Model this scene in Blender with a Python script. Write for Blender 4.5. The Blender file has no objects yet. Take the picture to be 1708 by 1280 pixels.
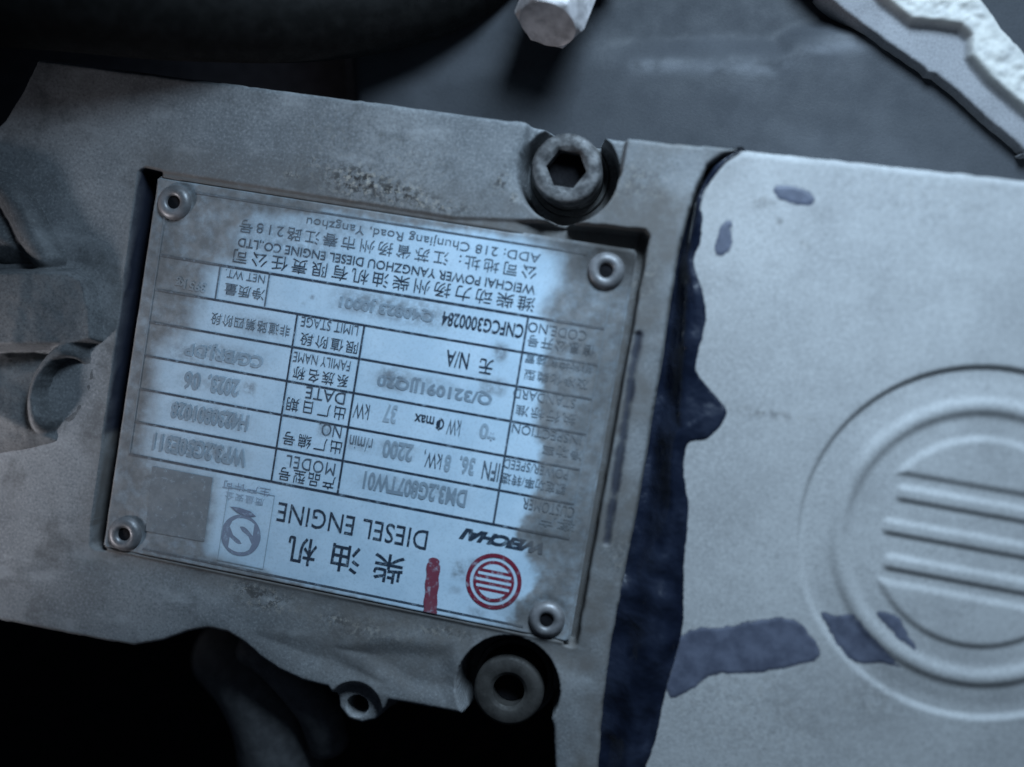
import bpy, bmesh, math, random
import numpy as np
from mathutils import Vector, Matrix

# ------------------------------------------------------------------ camera
MM = 0.001
sc = bpy.context.scene
F_PX, CX, CY = 1700.0, 854.0, 640.0           # focal length in photo pixels, photo centre
CAM = np.array([63.445, 23.391, 228.547])     # millimetres, cover face is z = 0
ROT = np.array([[0.9774655536769303, -0.17064823748629687, 0.12425888466372279],
                [0.16545290812344565, 0.9848944713210224, 0.05107069173976945],
                [-0.13109701205041477, -0.02936084815028883, 0.990934666881399]])
cam_d = bpy.data.cameras.new('camera')
cam = bpy.data.objects.new('camera', cam_d)
sc.collection.objects.link(cam)
cam_d.sensor_width = 36.0
cam_d.lens = 36.0 * F_PX / 1708.0
cam_d.clip_start = 0.01
cam_d.clip_end = 20.0
cam.matrix_world = Matrix.Translation(Vector(CAM * MM)) @ Matrix(ROT.tolist()).to_4x4()
cam_d.dof.use_dof = True
cam_d.dof.focus_distance = 0.2405
cam_d.dof.aperture_fstop = 3.0
sc.camera = cam

# ------------------------------------------------------------------ light
world = bpy.data.worlds.new('World')
sc.world = world
world.use_nodes = True
bg = world.node_tree.nodes['Background']
bg.inputs['Color'].default_value = (0.50, 0.68, 1.0, 1)
bg.inputs['Strength'].default_value = 0.035

def area_lamp(name, loc, target, size, power, color, spread=180):
    l = bpy.data.lights.new(name, 'AREA')
    l.shape = 'DISK'
    l.size = size * MM
    l.energy = power
    l.color = color
    l.spread = math.radians(spread)
    o = bpy.data.objects.new(name, l)
    sc.collection.objects.link(o)
    o.location = Vector(loc) * MM
    d = (Vector(target) - Vector(loc)).normalized()
    o.rotation_euler = d.to_track_quat('-Z', 'Y').to_euler()
    return o
area_lamp('daylight_opening', (92, 228, 160), (102, -10, 0), 110, 0.60, (0.60, 0.80, 1.0), 100)
area_lamp('side_gap_light', (-260, -165, 95), (-106, -32, 0), 34, 0.030, (0.92, 0.90, 0.95), 30)

sc.view_settings.view_transform = 'Standard'
sc.view_settings.look = 'None'
sc.view_settings.exposure = 0.0
sc.view_settings.gamma = 1.0

# ------------------------------------------------------------------ helpers
def W(px, py, z=0.0):
    """photo pixel -> point (mm) on the horizontal plane at height z"""
    d = ROT @ np.array([(px - CX) / F_PX, -(py - CY) / F_PX, -1.0])
    t = (z - CAM[2]) / d[2]
    return CAM + t * d

def poly_px(pts, z=0.0):
    return np.array([W(p[0], p[1], z)[:2] for p in pts])

def smooth_closed(pts, n=6):
    P = np.asarray(pts, float); m = len(P); out = []
    for i in range(m):
        a, b, c, d = P[i - 1], P[i], P[(i + 1) % m], P[(i + 2) % m]
        for k in range(n):
            t = k / n
            out.append(0.5 * (2 * b + (c - a) * t + (2 * a - 5 * b + 4 * c - d) * t * t + (3 * b - a - 3 * c + d) * t ** 3))
    return np.array(out)

def smooth_open(pts, n=6):
    P = np.asarray(pts, float)
    P = np.vstack([2 * P[0] - P[1], P, 2 * P[-1] - P[-2]]); out = []
    for i in range(1, len(P) - 2):
        a, b, c, d = P[i - 1], P[i], P[i + 1], P[i + 2]
        for k in range(n):
            t = k / n
            out.append(0.5 * (2 * b + (c - a) * t + (2 * a - 5 * b + 4 * c - d) * t * t + (3 * b - a - 3 * c + d) * t ** 3))
    out.append(P[-2])
    return np.array(out)

def sd_poly(X, Y, poly):
    """signed distance to a closed polygon, negative inside"""
    P = np.asarray(poly, float)
    d = np.full(X.shape, 1e18); s = np.ones(X.shape)
    n = len(P)
    for i in range(n):
        ax, ay = P[i]; bx, by = P[i - 1]
        ex, ey = bx - ax, by - ay
        wx, wy = X - ax, Y - ay
        t = np.clip((wx * ex + wy * ey) / (ex * ex + ey * ey + 1e-12), 0, 1)
        dx, dy = wx - ex * t, wy - ey * t
        d = np.minimum(d, dx * dx + dy * dy)
        c1 = Y >= ay; c2 = Y < by; c3 = ex * wy > ey * wx
        flip = (c1 & c2 & c3) | (~c1 & ~c2 & ~c3)
        s = np.where(flip, -s, s)
    return s * np.sqrt(d)

def sd_box(X, Y, x0, x1, y0, y1, r=0.0):
    qx = np.abs(X - (x0 + x1) / 2) - (x1 - x0) / 2 + r
    qy = np.abs(Y - (y0 + y1) / 2) - (y1 - y0) / 2 + r
    return np.sqrt(np.maximum(qx, 0) ** 2 + np.maximum(qy, 0) ** 2) + np.minimum(np.maximum(qx, qy), 0) - r

def sd_seg(X, Y, a, b):
    ex, ey = b[0] - a[0], b[1] - a[1]
    t = np.clip(((X - a[0]) * ex + (Y - a[1]) * ey) / (ex * ex + ey * ey), 0, 1)
    return np.hypot(X - a[0] - ex * t, Y - a[1] - ey * t)

def sstep(a, b, x):
    t = np.clip((x - a) / (b - a), 0, 1)
    return t * t * (3 - 2 * t)

def vnoise(X, Y, cell, seed=0):
    rs = np.random.RandomState(seed); T = rs.rand(256, 256)
    x = np.asarray(X, float) / cell + 1000.3; y = np.asarray(Y, float) / cell + 1000.7
    xi = np.floor(x).astype(int); yi = np.floor(y).astype(int)
    fx = x - xi; fy = y - yi
    fx = fx * fx * (3 - 2 * fx); fy = fy * fy * (3 - 2 * fy)
    g = lambda i, j: T[(xi + i) % 256, (yi + j) % 256]
    return (g(0, 0) * (1 - fx) + g(1, 0) * fx) * (1 - fy) + (g(0, 1) * (1 - fx) + g(1, 1) * fx) * fy

def fbm(X, Y, cell, seed=0, octv=4):
    a, s, t = 0.5, 0.0, 0.0
    for k in range(octv):
        s = s + a * vnoise(X, Y, cell / 2 ** k, seed + k); t += a; a *= 0.5
    return s / t

def link(name, me, mat, parent=None):
    o = bpy.data.objects.new(name, me)
    sc.collection.objects.link(o)
    if mat is not None and not me.materials:
        me.materials.append(mat)
    if parent is not None:
        o.parent = parent
        o.matrix_parent_inverse = parent.matrix_world.inverted()
    return o

def empty(name, loc_mm):
    o = bpy.data.objects.new(name, None)
    sc.collection.objects.link(o)
    o.empty_display_size = 0.01
    o.location = Vector(loc_mm) * MM
    o.matrix_world = Matrix.Translation(Vector(loc_mm) * MM)
    return o

def tag(o, label, cat, group=None, kind=None):
    if label: o['label'] = label
    if cat: o['category'] = cat
    if group: o['group'] = group
    if kind: o['kind'] = kind
    return o

def set_attr(me, name, vals):
    a = me.attributes.get(name) or me.attributes.new(name, 'FLOAT', 'POINT')
    a.data.foreach_set('value', np.ascontiguousarray(vals, dtype=np.float32))

def mesh_from(name, V, Fc, smooth=True, attrs=None):
    me = bpy.data.meshes.new(name)
    me.from_pydata((np.asarray(V, float) * MM).tolist(), [], Fc if isinstance(Fc, list) else Fc.tolist())
    if smooth:
        me.polygons.foreach_set('use_smooth', [True] * len(me.polygons))
    for k, v in (attrs or {}).items():
        set_attr(me, k, v)
    me.update()
    return me

def heightfield(name, box, step, fn):
    """fn(X, Y) -> (Z, keep, attrs).  A relief sheet in millimetres, real walls included."""
    x0, x1, y0, y1 = box
    nx = int((x1 - x0) / step) + 1; ny = int((y1 - y0) / step) + 1
    X, Y = np.meshgrid(np.linspace(x0, x1, nx), np.linspace(y0, y1, ny))
    Z, keep, attrs = fn(X, Y)
    idx = np.arange(nx * ny).reshape(ny, nx)
    q = np.stack([idx[:-1, :-1], idx[:-1, 1:], idx[1:, 1:], idx[1:, :-1]], -1).reshape(-1, 4)
    kq = (keep[:-1, :-1] | keep[:-1, 1:] | keep[1:, 1:] | keep[1:, :-1]).reshape(-1)
    q = q[kq]
    used = np.zeros(nx * ny, bool); used[q.ravel()] = True
    remap = np.cumsum(used) - 1
    V = np.stack([X.ravel(), Y.ravel(), Z.ravel()], -1)[used]
    q = remap[q]
    me = bpy.data.meshes.new(name)
    me.vertices.add(len(V)); me.vertices.foreach_set('co', (V * MM).astype(np.float32).ravel())
    me.loops.add(len(q) * 4); me.loops.foreach_set('vertex_index', q.astype(np.int32).ravel())
    me.polygons.add(len(q)); me.polygons.foreach_set('loop_start', np.arange(0, len(q) * 4, 4, dtype=np.int32))
    me.polygons.foreach_set('use_smooth', np.ones(len(q), bool))
    for k, v in attrs.items():
        set_attr(me, k, np.broadcast_to(v, X.shape).ravel()[used])
    me.update(calc_edges=True)
    return me

def rings(name, loops, cap_end=True, cap_start=False, origin=(0, 0, 0), axis=None, smooth=True):
    """loft closed loops; each loop is an (n,3) array in local mm; axis maps local z"""
    n = len(loops[0]); V = np.vstack(loops); Fc = []
    for k in range(len(loops) - 1):
        for i in range(n):
            j = (i + 1) % n
            Fc.append([k * n + i, k * n + j, (k + 1) * n + j, (k + 1) * n + i])
    if cap_end: Fc.append([(len(loops) - 1) * n + i for i in range(n)])
    if cap_start: Fc.append([i for i in range(n)][::-1])
    if axis is not None:
        M = np.array(Vector(axis).normalized().to_track_quat('Z', 'Y').to_matrix())
        V = V @ M.T
    V = V + np.array(origin, float)
    me = mesh_from(name, V, Fc, False)
    if smooth:
        for p in me.polygons: p.use_smooth = True
        for e_, a in (('sharp_edge', None),):
            pass
        bm = bmesh.new(); bm.from_mesh(me)
        for e in bm.edges:
            if len(e.link_faces) == 2 and e.calc_face_angle(0) > math.radians(38): e.smooth = False
        bm.to_mesh(me); bm.free()
    return me

def circ(r, z, n=48):
    t = np.arange(n) * 2 * math.pi / n
    return np.stack([r * np.cos(t), r * np.sin(t), np.full(n, z)], -1)

def hexl(r, z, n=48, ph=0.0):
    t = np.arange(n) * 2 * math.pi / n
    a = (t + ph) % (math.pi / 3) - math.pi / 6
    rr = r * math.cos(math.pi / 6) / np.cos(a)
    return np.stack([rr * np.cos(t), rr * np.sin(t), np.full(n, z)], -1)

def tube(name, pts, r, n=20, cap=True):
    P = np.asarray(pts, float); loops = []
    rad = np.broadcast_to(r, (len(P),))
    up = np.array([0.13, 0.21, 0.97])
    for i in range(len(P)):
        d = P[min(i + 1, len(P) - 1)] - P[max(i - 1, 0)]; d /= np.linalg.norm(d)
        u = np.cross(d, up); u /= np.linalg.norm(u); v = np.cross(u, d)
        t = np.arange(n) * 2 * math.pi / n
        loops.append(P[i] + rad[i] * (np.cos(t)[:, None] * u + np.sin(t)[:, None] * v))
    V = np.vstack(loops); Fc = []
    for k in range(len(P) - 1):
        for i in range(n):
            j = (i + 1) % n
            Fc.append([k * n + i, (k + 1) * n + i, (k + 1) * n + j, k * n + j])
    if cap:
        Fc.append(list(range(n))); Fc.append([(len(P) - 1) * n + i for i in range(n)][::-1])
    return mesh_from(name, V, Fc, True)

# ------------------------------------------------------------------ materials
class NT:
    def __init__(self, name):
        self.m = bpy.data.materials.new(name); self.m.use_nodes = True
        self.t = self.m.node_tree; self.b = self.t.nodes['Principled BSDF']
        self.co = self.t.nodes.new('ShaderNodeTexCoord').outputs['Object']
    def noise(self, scale, detail=4, rough=0.55, stretch=None):
        n = self.t.nodes.new('ShaderNodeTexNoise')
        n.inputs['Scale'].default_value = scale; n.inputs['Detail'].default_value = detail
        n.inputs['Roughness'].default_value = rough
        if stretch:
            mp = self.t.nodes.new('ShaderNodeMapping'); mp.inputs['Scale'].default_value = stretch
            self.t.links.new(self.co, mp.inputs['Vector']); self.t.links.new(mp.outputs[0], n.inputs['Vector'])
        else:
            self.t.links.new(self.co, n.inputs['Vector'])
        return n.outputs['Fac']
    def ramp(self, src, a, b, lo=0.0, hi=1.0):
        n = self.t.nodes.new('ShaderNodeMapRange'); n.interpolation_type = 'SMOOTHSTEP'
        self.t.links.new(src, n.inputs['Value'])
        n.inputs['From Min'].default_value = a; n.inputs['From Max'].default_value = b
        n.inputs['To Min'].default_value = lo; n.inputs['To Max'].default_value = hi
        return n.outputs['Result']
    def attr(self, name):
        n = self.t.nodes.new('ShaderNodeAttribute'); n.attribute_name = name
        return n.outputs['Fac']
    def math(self, op, a, b, clamp=False):
        n = self.t.nodes.new('ShaderNodeMath'); n.operation = op; n.use_clamp = clamp
        for i, v in enumerate((a, b)):
            if isinstance(v, (int, float)): n.inputs[i].default_value = v
            else: self.t.links.new(v, n.inputs[i])
        return n.outputs[0]
    def mix(self, f, a, b):
        n = self.t.nodes.new('ShaderNodeMix'); n.data_type = 'RGBA'
        ins = [n.inputs[0], n.inputs[6], n.inputs[7]]
        for s, v in zip(ins, (f, a, b)):
            if isinstance(v, (int, float)): s.default_value = v
            elif isinstance(v, tuple): s.default_value = (*v, 1)
            else: self.t.links.new(v, s)
        return n.outputs[2]
    def bump(self, src, strength, dist_mm, prev=None):
        n = self.t.nodes.new('ShaderNodeBump')
        n.inputs['Strength'].default_value = strength; n.inputs['Distance'].default_value = dist_mm * MM
        self.t.links.new(src, n.inputs['Height'])
        if prev is not None: self.t.links.new(prev, n.inputs['Normal'])
        return n.outputs['Normal']
    def out(self, color=None, rough=None, metal=None, normal=None, spec=None, coat=None):
        for key, v in (('Base Color', color), ('Roughness', rough), ('Metallic', metal), ('Normal', normal), ('Specular IOR Level', spec), ('Coat Weight', coat)):
            if v is None: continue
            s = self.b.inputs[key]
            if isinstance(v, tuple): s.default_value = (*v, 1)
            elif isinstance(v, (int, float)): s.default_value = v
            else: self.t.links.new(v, s)
        return self.m

def cast_material(name, base, base2, dirt_c, fleck=True, grain=0.12, rough=0.55, metal=0.15, mott=0.35, stain=0.0):
    n = NT(name)
    big = n.noise(28, 5, 0.6); mid = n.noise(160, 4); fine = n.noise(1500, 3, 0.6)
    c = n.mix(n.ramp(big, 0.35, 0.68), base, base2)
    c = n.mix(n.math('MULTIPLY', n.ramp(mid, 0.52, 0.75), mott), c, tuple(x * 0.62 for x in base))
    c = n.mix(n.math('MULTIPLY', n.ramp(fine, 0.5, 0.72), grain * 3), c, tuple(x * 0.55 for x in base))
    c = n.mix(n.math('MULTIPLY', n.ramp(fine, 0.5, 0.3), grain * 2), c, tuple(min(1, x * 1.5) for x in base2))
    if stain:
        st = n.math('MULTIPLY', n.ramp(n.noise(75, 7, 0.62), 0.50, 0.66), n.ramp(n.noise(420, 5, .7), 0.3, 0.6, 0.4, 1.0))
        c = n.mix(n.math('MULTIPLY', st, stain), c, tuple(x * 0.42 for x in base))
        c = n.mix(n.math('MULTIPLY', n.ramp(n.noise(55, 6, 0.6, (1, 2.2, 1)), 0.54, 0.72), stain * .8), c, tuple(x * 1.45 for x in base2))
    d = n.math('MULTIPLY', n.attr('dirt_shade'), n.ramp(n.noise(240, 6, 0.65), 0.25, 0.62, 0.55, 1.0), True)
    c = n.mix(d, c, dirt_c)
    if fleck:
        fn = n.noise(620, 5, 0.7)
        dk = n.math('MULTIPLY', n.attr('fleck'), n.ramp(fn, 0.48, 0.56), True)
        c = n.mix(dk, c, (0.035, 0.033, 0.032))
        lt = n.math('MULTIPLY', n.attr('fleck'), n.ramp(n.noise(800, 4, 0.7), 0.53, 0.61, 0, .75), True)
        c = n.mix(lt, c, (0.30, 0.28, 0.25))
    c = n.mix(n.attr('sealant'), c, (0.012, 0.016, 0.030))  # sealant, and the painted shade of the left groove
    r = n.ramp(mid, 0.3, 0.7, rough - 0.08, rough + 0.12)
    b = n.bump(fine, 0.35, 0.12)
    b = n.bump(mid, 0.25, 0.35, b)
    return n.out(c, r, metal, b, 0.16)

M = {}
M['cover'] = cast_material('cover_paint', (0.130, 0.141, 0.153), (0.225, 0.236, 0.247), (0.105, 0.100, 0.097), grain=0.18, rough=0.62, metal=0.05, stain=0.7)
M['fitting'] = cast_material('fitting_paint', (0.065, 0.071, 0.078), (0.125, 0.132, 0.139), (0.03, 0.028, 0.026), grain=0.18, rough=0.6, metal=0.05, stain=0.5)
M['valve'] = cast_material('silver_paint', (0.258, 0.260, 0.264), (0.310, 0.312, 0.315), (0.15, 0.145, 0.14), grain=0.13, rough=0.66, metal=0.0, mott=0.22, stain=0.16)
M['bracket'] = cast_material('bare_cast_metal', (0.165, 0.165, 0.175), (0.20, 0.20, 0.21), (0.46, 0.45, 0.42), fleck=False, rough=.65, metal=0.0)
M['block'] = cast_material('block_paint', (0.036, 0.039, 0.045), (0.043, 0.046, 0.052), (0.105, 0.110, 0.122), fleck=False, rough=0.62, metal=0.0, mott=0.08, grain=0.06)  # third colour paints the light streak on the ledge

def simple(name, c1, c2, rough, metal=0.0, scale=300, bump=0.2, bumpmm=0.1):
    n = NT(name); a = n.noise(scale, 5, 0.6); f = n.noise(scale * 5, 3)
    c = n.mix(n.ramp(a, 0.35, 0.68), c1, c2)
    return n.out(c, n.ramp(f, 0.3, 0.7, rough - 0.08, rough + 0.1), metal, n.bump(f, bump, bumpmm))
M['bolt'] = simple('bolt_steel', (0.040, 0.040, 0.042), (0.145, 0.145, 0.148), 0.6, 0.25, 420, 0.5, 0.25)
M['bolt_dull'] = simple('bolt_dull', (0.07, 0.07, 0.07), (0.12, 0.118, 0.115), 0.6, 0.3, 350)
M['bolt_dark'] = simple('bolt_shaded', (0.028, 0.027, 0.026), (0.048, 0.046, 0.044), 0.65, 0.2, 350)  # darker copy of the bolt steel; the lower bolt's shade is painted in
M['dim'] = simple('dim_pipe_paint', (0.050, 0.052, 0.056), (0.085, 0.087, 0.092), 0.6)
M['hexbolt'] = simple('zinc_steel', (0.22, 0.21, 0.215), (0.46, 0.44, 0.45), 0.6, 0.15, 160, 0.5, 0.3)
M['rivet'] = simple('rivet_metal', (0.11, 0.11, 0.115), (0.19, 0.19, 0.20), 0.46, 0.3, 300)
M['hole'] = simple('bore_shade', (0.004, 0.004, 0.005), (0.008, 0.008, 0.010), 0.8)  # near-black discs paint the shade inside rivet bores and bolt sockets
M['rubber'] = simple('black_rubber', (0.005, 0.005, 0.005), (0.010, 0.010, 0.010), 0.65)
M['deep'] = simple('gap_black', (0.006, 0.006, 0.008), (0.012, 0.012, 0.015), 0.85)  # near-black so the gaps below the covers stay dark
M['bolt_dark'].node_tree.nodes['Principled BSDF'].inputs['Specular IOR Level'].default_value = 0.2
M['bolt'].node_tree.nodes['Principled BSDF'].inputs['Specular IOR Level'].default_value = 0.3
for k_ in ('deep', 'hole', 'rubber'): M[k_].node_tree.nodes['Principled BSDF'].inputs['Specular IOR Level'].default_value = 0.1
M['ground'] = simple('ground_soil', (0.10, 0.085, 0.06), (0.16, 0.14, 0.10), 0.9, 0, 40)
n = NT('sealant_black_blue')
sn = n.noise(130, 3, 0.5)
M['sealant'] = n.out(n.mix(n.ramp(sn, 0.3, 0.7), (0.004, 0.006, 0.013), (0.010, 0.014, 0.027)), n.ramp(sn, 0.3, 0.7, 0.14, 0.36), 0.0, n.bump(sn, 1.0, 1.3))
al = n.math('ADD', n.attr('thick'), n.math('MULTIPLY', n.math('SUBTRACT', n.noise(700, 3, 0.6), 0.5), 0.5))
n.t.links.new(n.math('MULTIPLY', n.ramp(al, 0.2, 0.6), n.ramp(n.attr('thick'), 0.05, 0.25)), n.b.inputs['Alpha'])
n = NT('sealant_film')
sn = n.noise(260, 5, 0.65)
M['film'] = n.out(n.mix(n.ramp(sn, 0.3, 0.7), (0.045, 0.052, 0.080), (0.085, 0.095, 0.135)), 0.55, 0.0, n.bump(n.noise(1500, 3), 0.3, 0.1))
al = n.math('ADD', n.attr('thick'), n.math('MULTIPLY', n.math('SUBTRACT', n.noise(700, 5, 0.7), 0.5), 1.1))
n.t.links.new(n.math('MULTIPLY', n.ramp(al, 0.05, 0.6, 0.0, 0.93), n.ramp(n.attr('thick'), 0.05, 0.3)), n.b.inputs['Alpha'])

PLATE_CLEAN = (0.41, 0.55, 0.67); PLATE_CLEAN2 = (0.47, 0.61, 0.73)
def plate_material(name, ink):
    n = NT(name)
    brush = n.noise(900, 3, 0.6, (0.12, 1, 1)); cl = n.noise(90, 5, 0.6); fine = n.noise(1800, 3, .6)
    c = n.mix(n.ramp(cl, 0.35, 0.65), PLATE_CLEAN, PLATE_CLEAN2)
    c = n.mix(n.math('MULTIPLY', n.ramp(fine, 0.45, 0.75), 0.30), c, tuple(x * .6 for x in PLATE_CLEAN))
    wear_and_glint = n.ramp(n.noise(700, 5, 0.7), 0.30, 0.47)
    k = n.math('MULTIPLY', n.attr('ink'), n.math('ADD', n.math('MULTIPLY', wear_and_glint, 0.45), 0.55), True)
    c = n.mix(k, c, ink)
    smut_shade = n.math('MULTIPLY', n.attr('smut_shade'), n.ramp(n.noise(520, 6, 0.7), 0.28, 0.66), True)
    c = n.mix(smut_shade, c, (0.13, 0.145, 0.165))
    dn = n.noise(330, 6, 0.68)
    d = n.math('MULTIPLY', n.attr('dirt_shade'), n.ramp(dn, 0.25, 0.6, 0.74, 0.97), True)
    dc = n.mix(n.ramp(n.noise(300, 5, .65), 0.34, 0.68), (0.125, 0.123, 0.124), (0.185, 0.184, 0.186))
    c = n.mix(d, c, dc)
    c = n.mix(n.math('MULTIPLY', n.attr('grime_shade'), n.ramp(n.noise(380, 6, .68), 0.25, 0.6, 0.7, 1.0), True), c, (0.040, 0.038, 0.037))
    met = n.math('MULTIPLY', n.math('SUBTRACT', 1.0, n.attr('dirt_shade'), True), 0.08)
    met = n.math('MULTIPLY', met, n.math('SUBTRACT', 1.0, n.attr('ink'), True))
    r = n.math('ADD', n.math('MULTIPLY', n.attr('dirt_shade'), 0.3, True), 0.42)
    b = n.bump(brush, 0.10, 0.05); b = n.bump(n.math('MULTIPLY', dn, n.math('ADD', n.attr('dirt_shade'), 0.15)), 0.35, 0.30, b)
    sp = n.math('ADD', n.math('MULTIPLY', n.math('SUBTRACT', 1.0, n.attr('dirt_shade'), True), 0.42), 0.08)
    return n.out(c, r, met, b, sp)
M['plate'] = plate_material('printed_aluminium', (0.014, 0.026, 0.046))
M['plate_red'] = plate_material('red_print', (0.145, 0.012, 0.030))
M['plate_grey'] = plate_material('grey_print', (0.085, 0.100, 0.115))
M['plate_violet'] = plate_material('violet_grey_print', (0.10, 0.11, 0.17))

# ------------------------------------------------------------------ engine cover with the nameplate pocket
PX0, PX1, PY0, PY1 = -56.4, 57.0, -44.1, 45.2      # plate edges, mm
cover_edge_right = [(1240, 248), (1205, 258), (1180, 275), (1160, 318), (1135, 400), (1117, 505), (1102, 611), (1088, 690), (1070, 804), (1060, 860), (1030, 1018), (1017, 1085), (1004, 1186), (997, 1290), (985, 1420)]
cover_bottom = [(930, 1420), (926, 1300), (922, 1215), (915, 1186), (775, 1192), (690, 1178), (648, 1170), (636, 1190), (620, 1210), (597, 1216), (573, 1208), (558, 1188), (556, 1162), (545, 1147), (500, 1136), (462, 1118), (430, 1094), (405, 1072), (378, 1056), (345, 1049), (312, 1055), (270, 1071), (222, 1078), (150, 1066), (0, 1036), (-90, 1018)]
cover_top = [(-90, 260), (-30, 235), (8, 200), (38, 150), (62, 97), (300, 128), (600, 167), (870, 203), (980, 222), (1120, 238)]
cover_outline = poly_px(cover_top + cover_edge_right + cover_bottom)
CB1 = W(946, 287, 0)[:2]; CB2 = W(846, 1150, 0)[:2]
facet = poly_px([(560, 1082), (640, 1068), (752, 1078), (764, 1150), (742, 1172), (680, 1160)])
facet2 = poly_px([(430, 1060), (560, 1078), (660, 1150), (520, 1120)])
gr_a, gr_b = W(1064, 560)[:2], W(1012, 905)[:2]
def fleck_field(X, Y, spots):
    f = np.zeros(X.shape)
    for px, py, rx, ry, s in spots:
        c = W(px, py)[:2]
        f = np.maximum(f, s * np.exp(-((X - c[0]) / rx) ** 2 - ((Y - c[1]) / ry) ** 2))
    return f
pocket = np.array([(-60.7, 45.9), (-59.9, 46.6), (15, 46.3), (34, 48.4), (58.2, 50.0), (59.3, 48.9), (58.9, -44.3), (58.3, -44.7), (-58.4, -44.7), (-59.4, -44.0)])
def cover_fn(X, Y):
    sd = sd_poly(X, Y, cover_outline)
    sd = sd + (fbm(X, Y, 3.0, 5) - 0.5) * 0.35
    Z = (fbm(X, Y, 30, 11, 3) - 0.5) * 0.5
    # rounded arris and drafted outer wall
    t = np.clip((sd + 1.1) / 1.1, 0, 1)
    Z = Z - 1.1 * (1 - np.sqrt(np.clip(1 - t * t, 0, 1)))
    Z = Z - 17.0 * np.clip(sd / 1.3, 0, 1)
    # pocket with a moat round the plate
    Z = Z - 0.9 * np.exp(-((Y + 46.5) / 4.5) ** 2) * (np.abs(X) < 66) * sstep(66, 55, np.abs(X))
    pk = sd_poly(X, Y, pocket) + (fbm(X, Y, 4, 8) - 0.5) * 0.3
    inner = sd_box(X, Y, PX0 + .6, PX1 - .6, PY0 + .4, PY1 - .4, 0.5)
    moat = np.maximum(np.maximum(sstep(PX0 + 1, PX0 - .4, X), 0.75 * sstep(PX1 - 1, PX1 + .4, X)), 0.7 * sstep(28, 42, X) * (Y > 0))
    floor = -1.5 + (1.05 * (1 - np.clip(moat * 1.4, 0, 1)) - 6.0 * moat) * sstep(0, 0.6, inner)
    w = sstep(0.55, -0.35, pk)
    Z = Z * (1 - w) + floor * w
    # thin groove beside the pocket
    g = sd_seg(X, Y, gr_a, gr_b)
    Z = Z - 0.7 * sstep(1.3, 0.1, g)
    # counterbores: top one open towards the edge, with a remnant of wall
    r1 = np.hypot(X - CB1[0], Y - CB1[1])
    cb = sstep(11.6, 10.7, r1)
    slot = sstep(0.5, -0.5, sd_box(X, Y, CB1[0] - 10.6, CB1[0] + 11.8, CB1[1] - 0.5, CB1[1] + 40, 2.0))
    Z = Z - slot * 3.4 * (1 - cb) - cb * 15.0
    Z = Z - 0.9 * sstep(2.6, 0, np.abs(r1 - 11.4)) * (Y > CB1[1] - 8) * (X < CB1[0]) * 0.7
    r2 = np.hypot(X - CB2[0], Y - CB2[1])
    cb2 = sstep(12.1, 11.2, r2)
    Z = Z - cb2 * 15.0
    # sunk facets above the lower flange
    f = sd_poly(X, Y, facet); Z = Z - 1.1 * sstep(1.0, -4.0, f)
    f2 = sd_poly(X, Y, facet2); Z = Z - 0.6 * sstep(2.0, -4.0, f2)
    lgc = W(596, 1178, -3)[:2]; r3 = np.hypot(X - lgc[0], Y - lgc[1])
    Z = Z - 3.0 * sstep(7.0, 5.0, r3) - 11.0 * sstep(2.6, 1.9, r3)
    # attributes
    dirt_shade = 0.25 * fbm(X, Y, 14, 21) + 0.05
    rt = W(1080, 600)[0]
    dirt_shade += 0.35 * sstep(8, 0, sd_box(X, Y, -59, 59, -46, 49))
    dirt_shade += 0.55 * sstep(0, 1, (X - 52) / 12) * sstep(0.25, 0.7, fbm(X, Y, 9, 31)) + 0.25 * sstep(40, 60, X)
    c = W(650, 1090)[:2]; dirt_shade += 0.5 * np.exp(-((X - c[0]) / 32) ** 2 - ((Y - c[1]) / 12) ** 2)
    c = W(1000, 350)[:2]; dirt_shade += 1.0 * np.exp(-((X - c[0]) / 13) ** 2 - ((Y - c[1]) / 8) ** 2)  # soiling, with the shade below the top bolt painted in
    dirt_shade += 0.9 * (inner > 0.2) * (pk < 0.4)  # darker tone over the moat floor and walls
    dirt_shade = dirt_shade * (0.65 + 0.7 * fbm(X, Y, 5, 41))
    fl = fleck_field(X, Y, [(600, 303, 8.5, 3.6, 1.1), (660, 322, 7.5, 2.8, 1.1), (705, 335, 5, 1.8, .9), (488, 292, 1.8, 1.2, .75), (525, 270, 2.2, 1.6, .6), (550, 285, 2.0, 1.2, .55), (835, 305, 1.8, 2.4, .8), (855, 330, 1.5, 1.5, .6), (735, 345, 8, 1.6, .75), (560, 235, 10, 8, .22), (690, 270, 12, 8, .25),
        (440, 1000, 7, 2.6, .8), (415, 985, 5, 2, .7), (560, 1035, 4, 1.5, .6), (740, 1055, 8, 1.5, .5), (600, 1050, 14, 3, .35), (1055, 300, 8, 5, .35), (1035, 930, 4, 6, .3), (1075, 460, 3, 5, .4)])
    Z = Z + np.clip(fl - 0.45, 0, 1) * 0.9 * (fbm(X, Y, 1.3, 71) - 0.35) * (pk > 0)
    gsd = sd_seg(X, Y, gr_a, gr_b)
    seal_shade = sstep(1.5, 0.2, gsd + (fbm(X, Y, 2.5, 51) - .5) * 2.0) * 0.8
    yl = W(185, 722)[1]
    seal_shade = np.maximum(seal_shade, 0.95 * sstep(0.9, 0.2, pk) * sstep(PX0 + 1.5, PX0, X) * sstep(yl - 1.2, yl + 1.2, Y + (fbm(X, Y, 1.5, 57) - .5) * 2) * (Y < 46.8))  # shade of the left groove painted black down to the shadow's end
    return Z, sd < 1.35, {'dirt_shade': np.clip(dirt_shade, 0, 1), 'fleck': fl, 'sealant': seal_shade}  # 'sealant' also carries the painted shade of the left groove
x_lo = cover_outline[:, 0].min() - 2; x_hi = cover_outline[:, 0].max() + 2
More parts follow.
